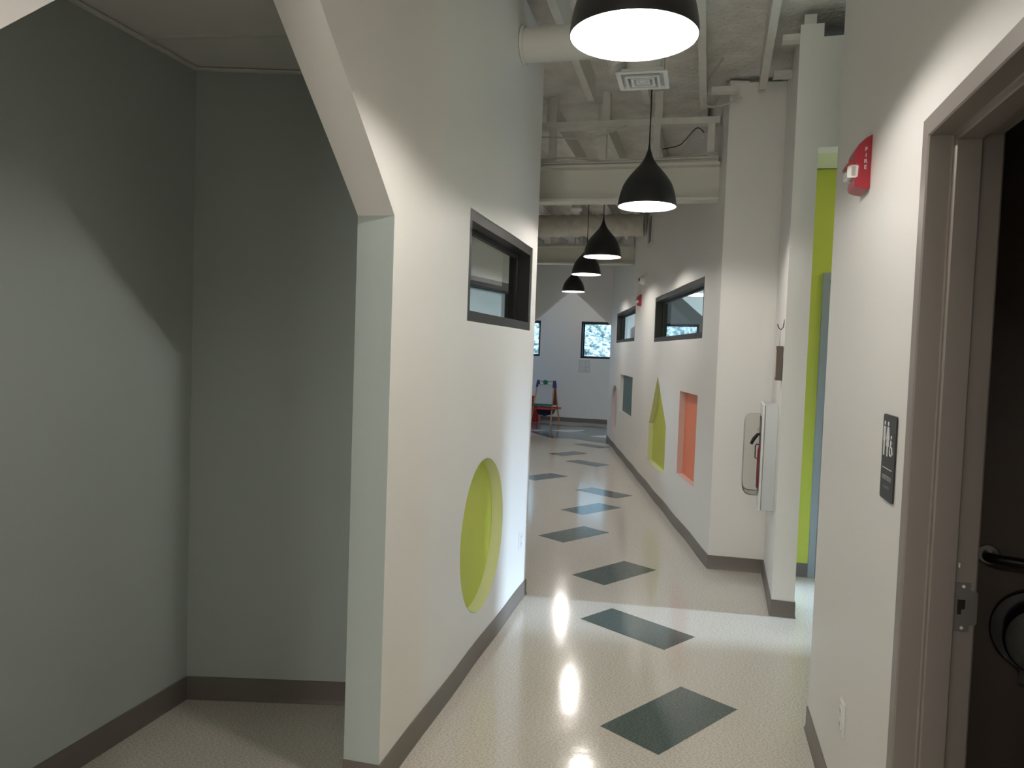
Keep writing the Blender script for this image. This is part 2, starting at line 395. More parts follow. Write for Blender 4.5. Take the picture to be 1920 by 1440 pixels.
# ceilings -----------------------------------------------------------
SL = .053
def zj(y): return 3.5+(SL if y < 5.8 else .012)*(5.8-y)          # underside of the joists
bm = new(); nx, ny = 60, 96
g = [[None]*(ny+1) for _ in range(nx+1)]
for i in range(nx+1):
    for j in range(ny+1):
        x = -6.3+14.75*i/nx; y = -6.35+24.8*j/ny
        z = zj(y)+.175+.018*(sin(x*9+y*3)*sin(y*7.3-x*2)+.6*sin(x*17.3)*sin(y*13.1))
        g[i][j] = bm.verts.new((x, y, z))
for i in range(nx):
    for j in range(ny): bm.faces.new((g[i][j], g[i][j+1], g[i+1][j+1], g[i+1][j]))
tp = [bm.verts.new((x, y, 4.95)) for x, y in ((-6.3, -6.35), (8.45, -6.35), (8.45, 18.45), (-6.3, 18.45))]
bm.faces.new(tp)
struct(link('ceiling', bm, FOAM, smooth='keep'))
slab('ceiling_alcove', (-2.4, .6, 2.768), (-.35, 3.35, 2.79), CEILP)
bpy.data.objects['ceiling_alcove'].hide_render = False
bm = new()      # clip the alcove ceiling to its room
bpy.data.objects.remove(bpy.data.objects['ceiling_alcove'])
prism(bm, [(-1.43, 3.40), (-.42, 3.40), (-.43, 3.2), (-1.04, .72), (-2.2, 1.0)], 2.768, 2.80)
o = struct(link('ceiling_alcove', bm, CEILP))
def gridbar(name, a, b, w=.024, z=2.768, parent=None):
    a, b = Vector(a), Vector(b); d = (b-a).normalized(); n = Vector((-d.y, d.x))*w/2
    bm = new(); prism(bm, [tuple(a-n), tuple(b-n), tuple(b+n), tuple(a+n)], z-.010, z)
    return link(name, bm, GRIDM, parent)
co = bpy.data.objects['ceiling_alcove']
gridbar('ceiling_grid_bar', (-1.475, 3.00), (-.60, 2.87), parent=co)
gridbar('ceiling_grid_bar', (-1.75, 2.43), (-.70, 2.20), parent=co)
gridbar('ceiling_wall_angle', (-1.405+.012, 3.315), (-2.0+.012, 1.12), .022, 2.764, parent=co)
gridbar('ceiling_wall_angle', (-1.39, 3.302), (-.45, 3.298), .022, 2.764, parent=co)
bm = new(); prism(bm, [(1.86, 4.80), (8.3, 2.99), (8.3, 4.22), (2.08, 5.58)], 3.0, 3.03)
struct(link('ceiling_passage', bm, CREAM))
bm = new(); prism(bm, [(1.80, 6.0), (8.3, 4.6), (8.3, 15.6), (2.05, 17.3), (1.95, 14.2)], 3.0, 3.05)
struct(link('ceiling_classroom', bm, CEILP))

# baseboards ------------------------------------------------------------
def wallpts(W, a, b, n=1, d=0): return [tuple(W.P(a+(b-a)*k/n, 0, d)[:2]) for k in range(n+1)]
e0 = wallpts(WL, 2.36, 2.36, 1, 0)[0]
baseboard('baseboard_left', [tuple(WL.P(2.36, 0, -.138)[:2])]+wallpts(WL, 2.36, 0, 44)+[tuple(WL.P(0, 0, -.138)[:2])])
baseboard('baseboard_alcove', [tuple(WB.P(.972, 0)[:2]), tuple(WB.P(0, 0)[:2]), tuple(WC.P(2.45, 0)[:2])])
baseboard('baseboard_near_right', [tuple(WN.P(DR[1], 0)[:2]), tuple(WN.P(0, 0)[:2]), tuple(WN.P(0, 0, -.135)[:2]), tuple((WN.P(0, 0, -.135)+Vector((.8, -.56, 0)))[:2])])
baseboard('baseboard_pier', [tuple(WH.P(.1352, 0, -.3)[:2]), tuple(WH.P(.1352, 0)[:2]), tuple(WH.P(0, 0)[:2]), tuple(WP.P(.972, 0)[:2]), tuple(WR.P(0, 0)[:2])]+wallpts(WR, 0, RLEN, 90)[1:])
baseboard('baseboard_end', [tuple(WE.P(3.0, 0)[:2]), tuple(WE.P(-3.0, 0)[:2])])
baseboard('baseboard_lime', [tuple(WLIME.P(.262, 0)[:2]), tuple(WLIME.P(.05, 0)[:2])])

# ------------------------------------------------------------------ niches
def niche(name, W, outline, dep, face, side, label, cat='wall niche'):
    ca = sum(a for a, z in outline)/len(outline); cz = sum(z for a, z in outline)/len(outline)
    outline = [(a-.0015*(1 if a > ca else -1), z-.0015*(1 if z > cz else -1)) for a, z in outline]
    bm = new(); n = len(outline)
    sl = [bm.verts.new(W.P(a, z, .0006)) for a, z in outline]; bk = [bm.verts.new(W.P(a, z, -dep)) for a, z in outline]
    for i in range(n):
        j = (i+1) % n; bm.faces.new((sl[i], sl[j], bk[j], bk[i])).material_index = 1
    bc = [bm.verts.new(v.co) for v in bk]; bm.faces.new(bc).material_index = 0
    # closed body behind the face so the niche has thickness
    b2 = [bm.verts.new(W.P(a, z, -dep-.01)) for a, z in outline]; bm.faces.new(b2)
    o = link(name, bm, [face, side], smooth='keep'); o.data.shade_smooth(); o.data.set_sharp_from_angle(angle=radians(35))
    return tag(o, label, cat)
niche('wall_niche', WL, DISC, .065, LIME, LIMEBLEED, 'round lime green recess low in the left corridor wall')
niche('wall_niche', WR, rect(*CORR), .055, CORAL, CORALBLEED, 'coral orange rectangular recess in the right wall, nearest to the camera')
niche('wall_niche', WR, HOUSE, .055, LIME, LIMEBLEED, 'lime green house-shaped recess with pointed top in the right wall')
niche('wall_niche', WR, rect(*TEALR), .055, TEAL, WHITE, 'dark teal rectangular recess below the farther right window')
niche('wall_niche', WR, CIRC, .055, MAUVE, MAUVE, 'pale pinkish round recess at the far end of the right wall')

# ------------------------------------------------------------------ windows
def window(n, W, R, depth=.138, fw_=.05, pane_d=-.095, proud=-.004, mullions=()):
    a0, z0, a1, z1 = R; root = empty('window_%d' % n, W.P((a0+a1)/2, z0)); struct(root)
    inv = root.matrix_world.inverted()
    def put(name, bm, m):
        for v in bm.verts: v.co = inv @ v.co
        return link(name, bm, m, root)
    bm = new(); g_ = .0005
    I = lambda x, y, z: W.P(x, z, y)
    for b in ((a0+g_, z0+g_, a0+fw_, z1-g_), (a1-fw_, z0+g_, a1-g_, z1-g_), (a0+fw_, z0+g_, a1-fw_, z0+fw_), (a0+fw_, z1-fw_, a1-fw_, z1-g_)):
        k = max(1, int((b[2]-b[0])/.2))
        for q in range(k):
            xa = b[0]+(b[2]-b[0])*q/k; xb = b[0]+(b[2]-b[0])*(q+1)/k
            box(bm, (xa, -depth, b[1]), (xb, proud, b[3]), I)
    put('window_frame', bm, FRAME)
    bm = new(); s = .022; f2 = fw_
    for b in ((a0+f2, z0+f2, a0+f2+s, z1-f2), (a1-f2-s, z0+f2, a1-f2, z1-f2), (a0+f2+s, z0+f2, a1-f2-s, z0+f2+s*.6), (a0+f2+s, z1-f2-s, a1-f2-s, z1-f2)):
        box(bm, (b[0], pane_d-.012, b[1]), (b[2], pane_d+.012, b[3]), I)
    for x in mullions: box(bm, (x-.02, pane_d-.012, z0+f2), (x+.02, pane_d+.012, z1-f2), I)
    put('glazing_stop', bm, FRAME)
    bm = new(); box(bm, (a0+f2+.01, pane_d-.003, z0+f2+.008), (a1-f2-.01, pane_d+.003, z1-f2-.01), I)
    put('pane', bm, GLASS); return root
window(1, WL, WIN_L)
window(2, WR, WIN1)
window(3, WR, WIN2)
window(4, WD, DW, .12, .09, -.06)
for k, e in enumerate(ew): window(5+k, WE, e, .16, .035, -.13)
window(8, WX, PWN, .15, .03, -.06)
window(9, WX, (14.1, 1.2, 17.3, 2.5), .15, .05, -.08)

# ------------------------------------------------------------------ outside ground and bank
bm = new(); box(bm, (-40, -40, -.4), (50, 40, -.14)); struct(link('ground', bm, mat('outside_ground', (.16, .17, .10), .9, bump=.5, bscale=20, var=.3, vscale=6)))  # unseen ground added to stop sky light coming up from below
bm = new(); nx, ny = 90, 70; g = []
for i in range(nx+1):
    row = []
    for j in range(ny+1):
        x = -9+24*i/nx; y = 18.6+8*j/ny; t = j/ny
        z = -.1+t*6.4+.10*sin(x*2.1+j*.5)+.08*random.uniform(-1, 1)+.06*sin(x*7+j)
        row.append(bm.verts.new((x, y, z)))
    g.append(row)
for i in range(nx):
    for j in range(ny): bm.faces.new((g[i][j], g[i+1][j], g[i+1][j+1], g[i][j+1]))
tag(link('leafy_bank', bm, HILL, smooth='keep'), 'leaf-covered earth bank rising outside the far windows', 'hillside', kind='stuff')

# ------------------------------------------------------------------ door frames
def door_frame(n, W, s_out0, s_out1, ztop, face, depth, m, stop0, stop1, label=None):
    root = empty('door_%d' % n, W.P((s_out0+s_out1)/2, 0)); struct(root); inv = root.matrix_world.inverted()
    I = lambda x, y, z: W.P(x, z, y)
    def put(name, bm, mm, p=root, smooth=None):
        for v in bm.verts: v.co = inv @ v.co
        o = link(name, bm, mm, p, smooth); return o
    bm = new()
    # profile in (inward from the outer edge, d): face wrap, rebate, stop, rebate
    prof = [(0, -.0005), (0, .012), (.003, .016), (.047, .016), (.050, .012), (.050, stop0+.006), (.052, stop0+.002), (.062, stop0), (.066, stop0-.003), (.066, stop1+.003), (.063, stop1),
            (.052, stop1), (.050, stop1-.003), (.050, -depth-.012), (.047, -depth-.016), (.0, -depth-.016), (.0, -depth+.002), (.012, -depth+.002), (.012, -.0005)]
    rings = []
    for (base, sx, top) in ((s_out0, 1, 0), (s_out0, 1, 1), (s_out1, -1, 1), (s_out1, -1, 0)):
        rings.append([bm.verts.new(I(base+sx*a, d, (ztop-a) if top else 0)) for a, d in prof])
    k = len(prof)
    for A, B in zip(rings, rings[1:]):
        for i in range(k): bm.faces.new((A[i], A[(i+1) % k], B[(i+1) % k], B[i]))
    bm.faces.new(rings[0]); bm.faces.new(rings[-1][::-1])
    put('door_frame', bm, m)
    return root, I, inv, put
root, I, inv, put = door_frame(1, WN, DR[0], DR[1], DR[2], .05, .135, HMET, -.042, -.100)
# strike plate on the far jamb, in the rebate behind the stop
sj = DR[1]-.050
bm = new(); P_ = lambda x, y, z: I(sj-.0025+x*0+z*0, y, 1.018) 
def sp(bm, pts, t0, t1, mi=0):            # polygon in (d, z) on the jamb face
    a = [bm.verts.new(I(sj-t0, d, z)) for d, z in pts]; b = [bm.verts.new(I(sj-t1, d, z)) for d, z in pts]
    bm.faces.new(a).material_index = mi; bm.faces.new(b[::-1]).material_index = mi
    for i in range(len(pts)): j = (i+1) % len(pts); bm.faces.new((a[i], a[j], b[j], b[i])).material_index = mi
sp(bm, [(-.105, .958), (-.136, .958), (-.136, .975), (-.148, .975), (-.153, .98), (-.153, 1.055), (-.148, 1.06), (-.136, 1.06), (-.136, 1.078), (-.105, 1.078)], 0, .0022, 0)
stp = put('strike_plate', bm, STEEL)
bm = new(); sp(bm, [(-.109, 1.000), (-.118, 1.000), (-.118, 1.012), (-.126, 1.014), (-.126, 1.036), (-.109, 1.036)], .0020, .0030)
h_ = put('latch_hole', bm, DARKV, stp)
for zz in (.967, 1.069):
    bm = new(); sp(bm, [(-.1205+.004*cos(t*pi/6), zz+.004*sin(t*pi/6)) for t in range(12)], .002, .0036); put('screw', bm, PLAST, stp)
bm = new(); sp(bm, [(-.1055, 1.115), (-.109, 1.115), (-.109, 1.126), (-.1055, 1.126)], 0, .006); put('door_silencer', bm, PLAST)
# grey door in the lime wall
root2, I2, inv2, put2 = door_frame(2, WLIME, .257, 1.267, 2.25, .05, .12, DGREY, -.05, -.09)
bm = new(); box(bm, (.31, -.052, .008), (1.214, -.008, 2.19), I2); put2('door_leaf', bm, DOORG)
bm = new(); tube(bm, [I2(1.14, -.008, 1.0), I2(1.14, .05, 1.0), I2(1.05, .05, 1.0)], .01); put2('door_handle', bm, STEEL)

# ------------------------------------------------------------------ ceiling framing
JD = Vector((.2626, .965)).normalized()
def joist_x(k, y): return 1.388+.423*k+(y-5.877)*.2626
rows = [(-3, 'leftmost painted ceiling joist in view, behind the round duct'), (-2, 'painted ceiling joist passing just left of the supply diffuser'),
        (-1, 'painted ceiling joist passing behind the supply diffuser'), (0, 'painted ceiling joist with a cable looped at its far end'),
        (1, 'painted ceiling joist nearest to the right wall, tied to it by two blocks')]
def joist(k, y0, y1, label, group=None):
    bm = new(); w_ = .024
    p = []
    for y in (y0, y1):
        x = joist_x(k, y)
        for s_ in (-1, 1):
            for z in (0, .19): p.append(bm.verts.new((x+s_*w_, y-s_*w_*.26, zj(y)+z)))
    for q in ((0, 1, 3, 2), (4, 6, 7, 5), (0, 4, 5, 1), (2, 3, 7, 6), (0, 2, 6, 4), (1, 5, 7, 3)): bm.faces.new([p[i] for i in q])
    return tag(link('ceiling_joist', bm, WOODP), label, 'joist', group)
for k, lb in rows: joist(k, -6, {0: 5.90, 1: 5.46}.get(k, 5.80), lb, 'joists above the near corridor')
for k in range(-7, 2): joist(k, 6.32, 13.6, 'painted ceiling joist above the insulated duct beyond the near steel beam', 'joists beyond the first beam')

# blocks tying joists to the right wall
def block(a, b, label, h=.038, w_=.07, z=None):
    a, b = Vector(a), Vector(b); d = (b-a).normalized(); n = Vector((-d.y, d.x, 0)).normalized()*w_/2
    bm = new(); vs = []
    for p in (a, b):
        for s_ in (-1, 1):
            for q in (0, 1): vs.append(bm.verts.new(p+n*s_+Vector((0, 0, h*q))))
    for q in ((0, 1, 3, 2), (4, 6, 7, 5), (0, 4, 5, 1), (2, 3, 7, 6), (0, 2, 6, 4), (1, 5, 7, 3)): bm.faces.new([vs[i] for i in q])
    return tag(link('wood_block', bm, WOODP), label, 'wood block')
block((1.345+.024, 5.58, 3.515), (1.56, 5.535, 3.515), 'short painted block from the looped-cable joist toward the right wall corner')
block((1.715, 5.28, 3.53), (1.955, 5.22, 3.53), 'lower short painted block between the last joist and the pier wall')
block((1.59, 4.76, 3.555), (1.70, 4.73, 3.555), 'upper short painted block between the last joist and the pier top')
# stud post above the pier
bm = new(); box(bm, (.02, -.10, 3.555), (.09, -.003, 3.70), lambda x, y, z: WH.P(x, z, y)); tag(link('stud_post', bm, WOODP), 'short vertical stud standing on top of the pier wall', 'stud')
# black block stands in for the shade behind the open header top
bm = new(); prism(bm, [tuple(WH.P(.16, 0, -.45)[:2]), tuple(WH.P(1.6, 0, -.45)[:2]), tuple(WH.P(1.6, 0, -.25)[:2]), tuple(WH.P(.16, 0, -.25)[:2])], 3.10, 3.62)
tag(link('attic_shade_block', bm, DARKV), 'black block put in for the shade above the header behind the pier stud', 'shade block')

# steel beams ------------------------------------------------------------
def beam(x0, y0, x1, y1, zb, zt, fl, label, tf=.022):
    a, b = Vector((x0, y0)), Vector((x1, y1)); d = (b-a).normalized(); n = Vector((-d.y, d.x))
    if n.y > 0: n = -n
    bm = new()
    prof = [(-fl/2, 0), (fl/2, 0), (fl/2, tf), (.008, tf+.006), (.008, zt-zb-tf-.006), (fl/2, zt-zb-tf), (fl/2, zt-zb), (-fl/2, zt-zb), (-fl/2, zt-zb-tf), (-.008, zt-zb-tf-.006), (-.008, tf+.006), (-fl/2, tf)]
    R = [[bm.verts.new((p.x+n.x*o, p.y+n.y*o, zb+z)) for o, z in prof] for p in (a, b)]
    for i in range(len(prof)):
        j = (i+1) % len(prof); bm.faces.new((R[0][i], R[0][j], R[1][j], R[1][i]))
    bm.faces.new(R[0][::-1]); bm.faces.new(R[1])
    return tag(link('steel_beam', bm, STEELP, smooth=True), label, 'steel beam')
beam(-1.16, 6.60, 1.549, 5.935, 2.815, 3.105, .15, 'near painted steel beam crossing the corridor behind the second pendant')
beam(.06, 11.41, 1.703, 11.03, 2.905, 3.17, .15, 'far painted steel beam crossing the corridor in front of the gable wall')

# stud framing over the near beam -----------------------------------------
def FB(x, o=0):       # point on the beam line at x, offset o towards the camera
    y = 5.935-(x-1.549)*.2455; return Vector((x-.239*o, y-.971*o, 0))
fr = empty('ceiling_framing', (1.0, 6.07, 3.12)); tag(fr, 'painted stud frame with top plate standing on the near steel beam', 'wood frame')
def fput(name, bm, m):
    for v in bm.verts: v.co = v.co-Vector((1.0, 6.07, 3.12))
    return link(name, bm, m, fr)
def fbox(x0, x1, z0, z1, o0, o1, name):
    bm = new(); vs = []
    for x in (x0, x1):
        for o in (o0, o1):
            for z in (z0, z1): vs.append(bm.verts.new(FB(x, o)+Vector((0, 0, z))))
    for q in ((0, 1, 3, 2), (4, 6, 7, 5), (0, 4, 5, 1), (2, 3, 7, 6), (0, 2, 6, 4), (1, 5, 7, 3)): bm.faces.new([vs[i] for i in q])
    return fput(name, bm, WOODP)
fbox(-1.0, 1.535, 3.405, 3.455, -.05, .05, 'top_plate')
fbox(-1.0, 1.535, 3.108, 3.15, -.05, .05, 'bottom_plate')
for x in (-.52, -.12, .265, .665, 1.075, 1.475):
    fbox(x-.026, x+.026, 3.15, 3.405, -.03, .046, 'stud')
for x in (-.12, .26, .68, 1.08): fbox(x-.03, x+.03, 3.455, 3.72, -.03, .03, 'stub_stud')

f2 = empty('ceiling_framing', (.9, 11.2, 3.17)); tag(f2, 'painted stud frame with dark gaps standing on the far steel beam', 'wood frame')
def FB2(x): return 11.03-(x-1.703)*.2313
for nm, x0, x1, z0, z1 in [('bottom_plate', .06, 1.69, 3.172, 3.20), ('top_plate', .06, 1.69, 3.38, 3.42)]+[('stud', x-.022, x+.022, 3.20, 3.38) for x in (.10, .52, .94, 1.36, 1.66)]:
    bm = new(); vs = []
    for x in (x0, x1):
        for o_ in (-.045, .045):
            for z in (z0, z1): vs.append(bm.verts.new((x-.9, FB2(x)+o_-11.2, z-3.17)))
    for q in ((0, 1, 3, 2), (4, 6, 7, 5), (0, 4, 5, 1), (2, 3, 7, 6), (0, 2, 6, 4), (1, 5, 7, 3)): bm.faces.new([vs[i] for i in q])
    link(nm, bm, WOODP, f2)
# cables over the beam -----------------------------------------------------
def cable(pts, r, label, m=CABLE, name='cable'):
    P = [Vector(p) for p in pts]; out = []
    for i in range(len(P)-1):
        p0, p1, p2, p3 = P[max(i-1, 0)], P[i], P[i+1], P[min(i+2, len(P)-1)]
        for k in range(8):
            t = k/8; out.append(.5*((2*p1)+(p2-p0)*t+(2*p0-5*p1+4*p2-p3)*t*t+(3*p1-p0-3*p2+p3)*t**3))
    out.append(P[-1]); bm = new(); tube(bm, out, r, 7)
    return tag(link(name, bm, m, smooth=True), label, 'cable')
def FP(x, o, z): p = FB(x, o); return (p.x, p.y, z)
cable([FP(-.9, .115, 3.13), FP(.0, .105, 3.112), FP(.3, .10, 3.117), FP(.7, .10, 3.114), FP(1.1, .10, 3.127), FP(1.53, .10, 3.135)], .008, 'white cable lying along the front edge of the near steel beam')
cable([FP(-.9, .075, 3.15), FP(.1, .075, 3.15), FP(.45, .075, 3.16), FP(.8, .075, 3.118), FP(1.2, .075, 3.145), FP(1.53, .075, 3.175)], .008, 'white cable rising toward the right wall above the steel beam')
cable([FP(.0, .09, 3.33), FP(.28, .085, 3.325), FP(.5, .085, 3.305), FP(.66, .085, 3.33), FP(.85, .075, 3.40)], .007, 'thin cable strung across the left studs of the stud frame')
cable([(1.345, 5.2, 3.62), (1.325, 5.60, 3.56), (1.36, 5.70, 3.47), (1.47, 5.62, 3.45), (1.60, 5.60, 3.50)], .008, 'white cable looped under the joist end beside the right wall')
cable([FP(1.10, -.35, 3.32), FP(1.22, -.4, 3.36), FP(1.27, -.4, 3.40), FP(1.36, -.4, 3.50), FP(1.42, -.4, 3.46)], .004, 'dark bent wire hanging in the stud frame opening near the right wall', CORD, 'wire')

# round duct and diffuser ---------------------------------------------------
dx = empty('supply_duct', (-.03, 4.37, 3.325)); tag(dx, 'round painted duct coming out of the left wall top above the first pendant', 'duct')
def rel(o, bm):
    for v in bm.verts: v.co = v.co-o.location
ddir = Vector((.9711, -.2385, 0)); st = Vector(WL.P(1.76, 3.325, 0))
bm = new(); tube(bm, [st+ddir*.003, st+ddir*.30, st+ddir*.302, st+ddir*.42], [.094, .094, .094, .094], 40); rel(dx, bm); link('duct_pipe', bm, DUCTP, dx, True)
bm = new(); el = [st+ddir*(.50+.15*sin(t))+Vector((0, 0, .15*cos(t)-.15)) for t in [k*pi/2/8 for k in range(9)]]
el = [st+ddir*.42]+[st+ddir*(.42+.17*sin(t))+Vector((0, 0, -.17*(1-cos(t)))) for t in [k*pi/2/8 for k in range(1, 9)]]
tube(bm, el[:-1]+[Vector((el[-1].x, el[-1].y, 3.17))], .0925, 32); rel(dx, bm); link('duct_elbow', bm, DUCTP, dx, True)
bm = new(); tube(bm, [st+ddir*.003, st+ddir*.02], .104, 40); rel(dx, bm); link('wall_flange', bm, DUCTP, dx, True)
# diffuser 0.31 m square with stepped louvre rings, aligned to the corridor; its neck and boot above
dz = 3.08; dc = Vector((.650, 4.16, dz)); ex = Vector((.9711, -.2385, 0)); ey = Vector((.2385, .9711, 0))
df = empty('supply_diffuser', dc); tag(df, 'white square ceiling diffuser hanging behind the nearest pendant', 'air vent')
def DF(x, y, z): return (ex*x+ey*y)*.87+Vector((0, 0, z))
def ring_sq(bm, prof):       # (half size, z)
    R = [[bm.verts.new(DF(sx*h, sy*h, z)) for sx, sy in ((-1, -1), (1, -1), (1, 1), (-1, 1))] for h, z in prof]
    for A, B in zip(R, R[1:]+R[:1]):
        for i in range(4): bm.faces.new((A[i], A[(i+1) % 4], B[(i+1) % 4], B[i]))
bm = new(); ring_sq(bm, [(.155, 0), (.155, .004), (.128, .018), (.124, .018), (.124, .013), (.128, 0)]); link('outer_rim', bm, VENTW, df)
for q, h in enumerate((.105, .073, .042)):
    bm = new(); ring_sq(bm, [(h, -.010+.002*q), (h, -.007+.002*q), (h-.018, .016), (h-.021, .016), (h-.017, -.010+.002*q)]); link('louvre_ring', bm, VENTW, df)
bm = new(); box(bm, (-.022, -.022, -.002), (.022, .022, .010), DF); link('centre_plate', bm, VENTW, df)
bm = new(); box(bm, (-.124, -.124, .016), (.124, .124, .030), DF); link('plenum_box', bm, GREYM, df)
bm = new(); lathe(bm, [(.09, .03), (.09, .10)], 32); link('collar', bm, DUCTP, df, True)
for sx in (-1, 1):
    bm = new(); x_ = DF(sx*.12, .12, 0); tube(bm, [x_+Vector((0, 0, .03)), x_+Vector((0, 0, .66))], .002, 6); link('hanger_wire', bm, STEEL, df)

# wrapped duct in the second bay -------------------------------------------
bm = new(); n = 60; R = []; A = Vector((.075, 10.25, 3.275)); B = Vector((1.63, 9.85, 3.28))
for i in range(n+1):
    t = i/n; p = A.lerp(B, t); d_ = (B-A).normalized(); x_ = Vector((0, 0, 1)); y_ = d_.cross(x_)
    ring = []
    for k in range(32):
        th = 2*pi*k/32; rr = .142+.006*sin(i*1.3+3*th)+.004*sin(5*th-i*.8)+random.uniform(-.002, .002)
        if .60 < t < .64: rr -= .008
        ring.append(bm.verts.new(p+rr*(cos(th)*x_+sin(th)*y_)))
    R.append(ring)
for A_, B_ in zip(R, R[1:]):
    for k in range(32): bm.faces.new((A_[k], A_[(k+1) % 32], B_[(k+1) % 32], B_[k]))
bm.faces.new(R[0]); bm.faces.new(R[-1])
tag(link('insulated_duct', bm, WRAP, smooth=True), 'fat wrinkled insulated duct crossing the corridor beyond the near steel beam', 'duct')

# smoke detector hanging in the second bay --------------------------------
sd = empty('smoke_detector', (.61, 8.0, 3.06)); tag(sd, 'round white smoke detector hung beyond the near steel beam', 'smoke detector')
bm = new(); lathe(bm, [(0, .0), (.025, 0), (.032, .006), (.036, .018), (.055, .030), (.064, .045), (.064, .052), (0, .052)], 32); link('detector_body', bm, VENTW, sd, True)
bm = new(); lathe(bm, [(0, .052), (.05, .052), (.05, .085), (0, .085)], 24); link('mounting_box', bm, DUCTP, sd, True)
bm = new(); tube(bm, [(0, 0, .085), (0, 0, .58)], .009, 8); link('stem', bm, DUCTP, sd)

# grille high on the right wall --------------------------------------------
def wroot(name, W, a, z, label, cat, group=None):
    o = empty(name, W.P(a, z), W.mat3()); tag(o, label, cat, group); return o    # children in local x along, y out, z up
gr = wroot('return_grille', WR, 3.79, 2.97, 'louvred air grille high on the right wall above the white alarm', 'air vent')
bm = new()
for b in ((-.18, 0, -.15, .40), (.15, 0, .18, .40), (-.15, 0, .17, .03), (-.17, .37, .17, .40)): box(bm, (b[0], .0006, b[1]), (b[2], .012, b[3]))
link('grille_frame', bm, VENTW, gr)
bm = new()
for k in range(14):
    z = .04+k*.0238; vs = [bm.verts.new(p) for p in ((-.17, .011, z), (.17, .011, z), (.17, .003, z+.012), (-.17, .003, z+.012), (-.17, .010, z-.002), (.17, .010, z-.002), (.17, .002, z+.010), (-.17, .002, z+.010))]
    for q in ((0, 1, 2, 3), (7, 6, 5, 4), (0, 4, 5, 1), (2, 6, 7, 3)): bm.faces.new([vs[i] for i in q])
link('louvres', bm, VENTW, gr)
bm = new(); box(bm, (-.17, .0006, .03), (.17, .0015, .37)); link('grille_backing', bm, SLOT, gr)

# ------------------------------------------------------------------ pendants
# ------------
PROF = [(1.0, 0), (.995, .10), (.975, .25), (.93, .45), (.83, .74), (.68, .98), (.52, 1.18), (.36, 1.36), (.235, 1.52), (.145, 1.68), (.085, 1.84), (.05, 1.96)]
RAD = .178
def smoothprof(p, n=4):
    out = []
    for i in range(len(p)-1):
        a, b, c, d = p[max(i-1, 0)], p[i], p[i+1], p[min(i+2, len(p)-1)]
        for k in range(n):
            t = k/n; out.append(tuple(.5*((2*b[j])+(c[j]-a[j])*t+(2*a[j]-5*b[j]+4*c[j]-d[j])*t*t+(3*b[j]-a[j]-3*c[j]+d[j])*t**3) for j in (0, 1)))
    out.append(p[-1]); return out
SP = smoothprof(PROF)
outer = [(r*RAD, z*RAD) for r, z in SP]
inner = [(max(.003, r*RAD-.0025), z*RAD-.002) for r, z in SP if z*RAD-.002 > 0 and z < 1.5]
BULB = mat('bulb_glow', (1, 1, 1), .4, emit=(1.0, .93, .84, 12))
def pendant_proto():
    root = empty('pendant_lamp', (0, 0, 0))
    bm = new(); lathe(bm, [(RAD-.0025, .0)]+outer+[(0, outer[-1][1]+.001)], 72); link('lamp_shade', bm, BLACK, root, 'keep')
    bm = new(); lathe(bm, [(RAD-.0008, -.0002), (RAD-.003, .001)]+inner+[(0, inner[-1][1])], 72); link('shade_lining', bm, INNER, root, 'keep')
    bm = new(); lathe(bm, [(0, .060), (.02, .062), (.038, .075), (.046, .098), (.043, .122), (.030, .15), (.018, .175), (.014, .19)], 32)
    bl = link('bulb', bm, BULB, root, 'keep'); bl.data.shade_smooth()
    bm = new(); lathe(bm, [(.018, .175), (.022, .18), (.022, .24), (0, .24)], 24); link('socket', bm, PLAST, root, 'keep')
    for o in root.children: o.data.shade_smooth()
    return root
proto = pendant_proto()
lamps = [((.303, 2.14), 2.481, 'nearest and largest black pendant lamp, cut by the top of the photo'),
         ((.788, 4.69), 2.512, 'second black pendant lamp, hanging before the near steel beam'),
         ((.814, 7.25), 2.522, 'third black pendant lamp, small, beyond the near steel beam'),
         ((.857, 9.30), 2.562, 'fourth black pendant lamp, its top hidden behind the third'),
         ((.915, 12.0), 2.566, 'smallest farthest black pendant lamp in front of the gable'),
         ((-.16, -.42), 2.48, 'black pendant lamp over the place the photo was taken from'),
         ((-.68, -2.95), 2.48, 'black pendant lamp farthest back behind the camera')]
for i, ((x, y), z, lb) in enumerate(lamps):
    if i == 0: r = proto
    else:
        r = proto.copy(); C.objects.link(r)
        for ch in list(proto.children):
            if ch.name.startswith(('cord', 'canopy', 'bulb_light')): continue
            c = ch.copy(); C.objects.link(c); c.parent = r
    r.location = (x, y, z); tag(r, lb, 'pendant lamp', 'black pendants along the corridor')
for i, ((x, y), z, lb) in enumerate(lamps):
    r = [o for o in bpy.data.objects if o.type == 'EMPTY' and o.get('label') == lb][0]
    top = zj(y)+.17-z
    bm = new(); tube(bm, [(0, 0, .34), (0, 0, top)], .0042, 8); link('cord', bm, CORD, r)
    bm = new(); lathe(bm, [(.008, .335), (.0075, .36), (.0045, .385)], 16); link('cord_grip', bm, BLACK, r, True)
    bm = new(); lathe(bm, [(0, top-.03), (.055, top-.03), (.06, top-.02), (.06, top+.02), (0, top+.02)], 24); link('ceiling_canopy', bm, WOODP, r, True)
    l = bpy.data.lights.new('bulb_light', 'POINT'); l.energy = PW; l.color = WARM; l.shadow_soft_size = .05
    o = bpy.data.objects.new('bulb_light', l); C.objects.link(o); o.parent = r; o.location = (0, 0, .075)

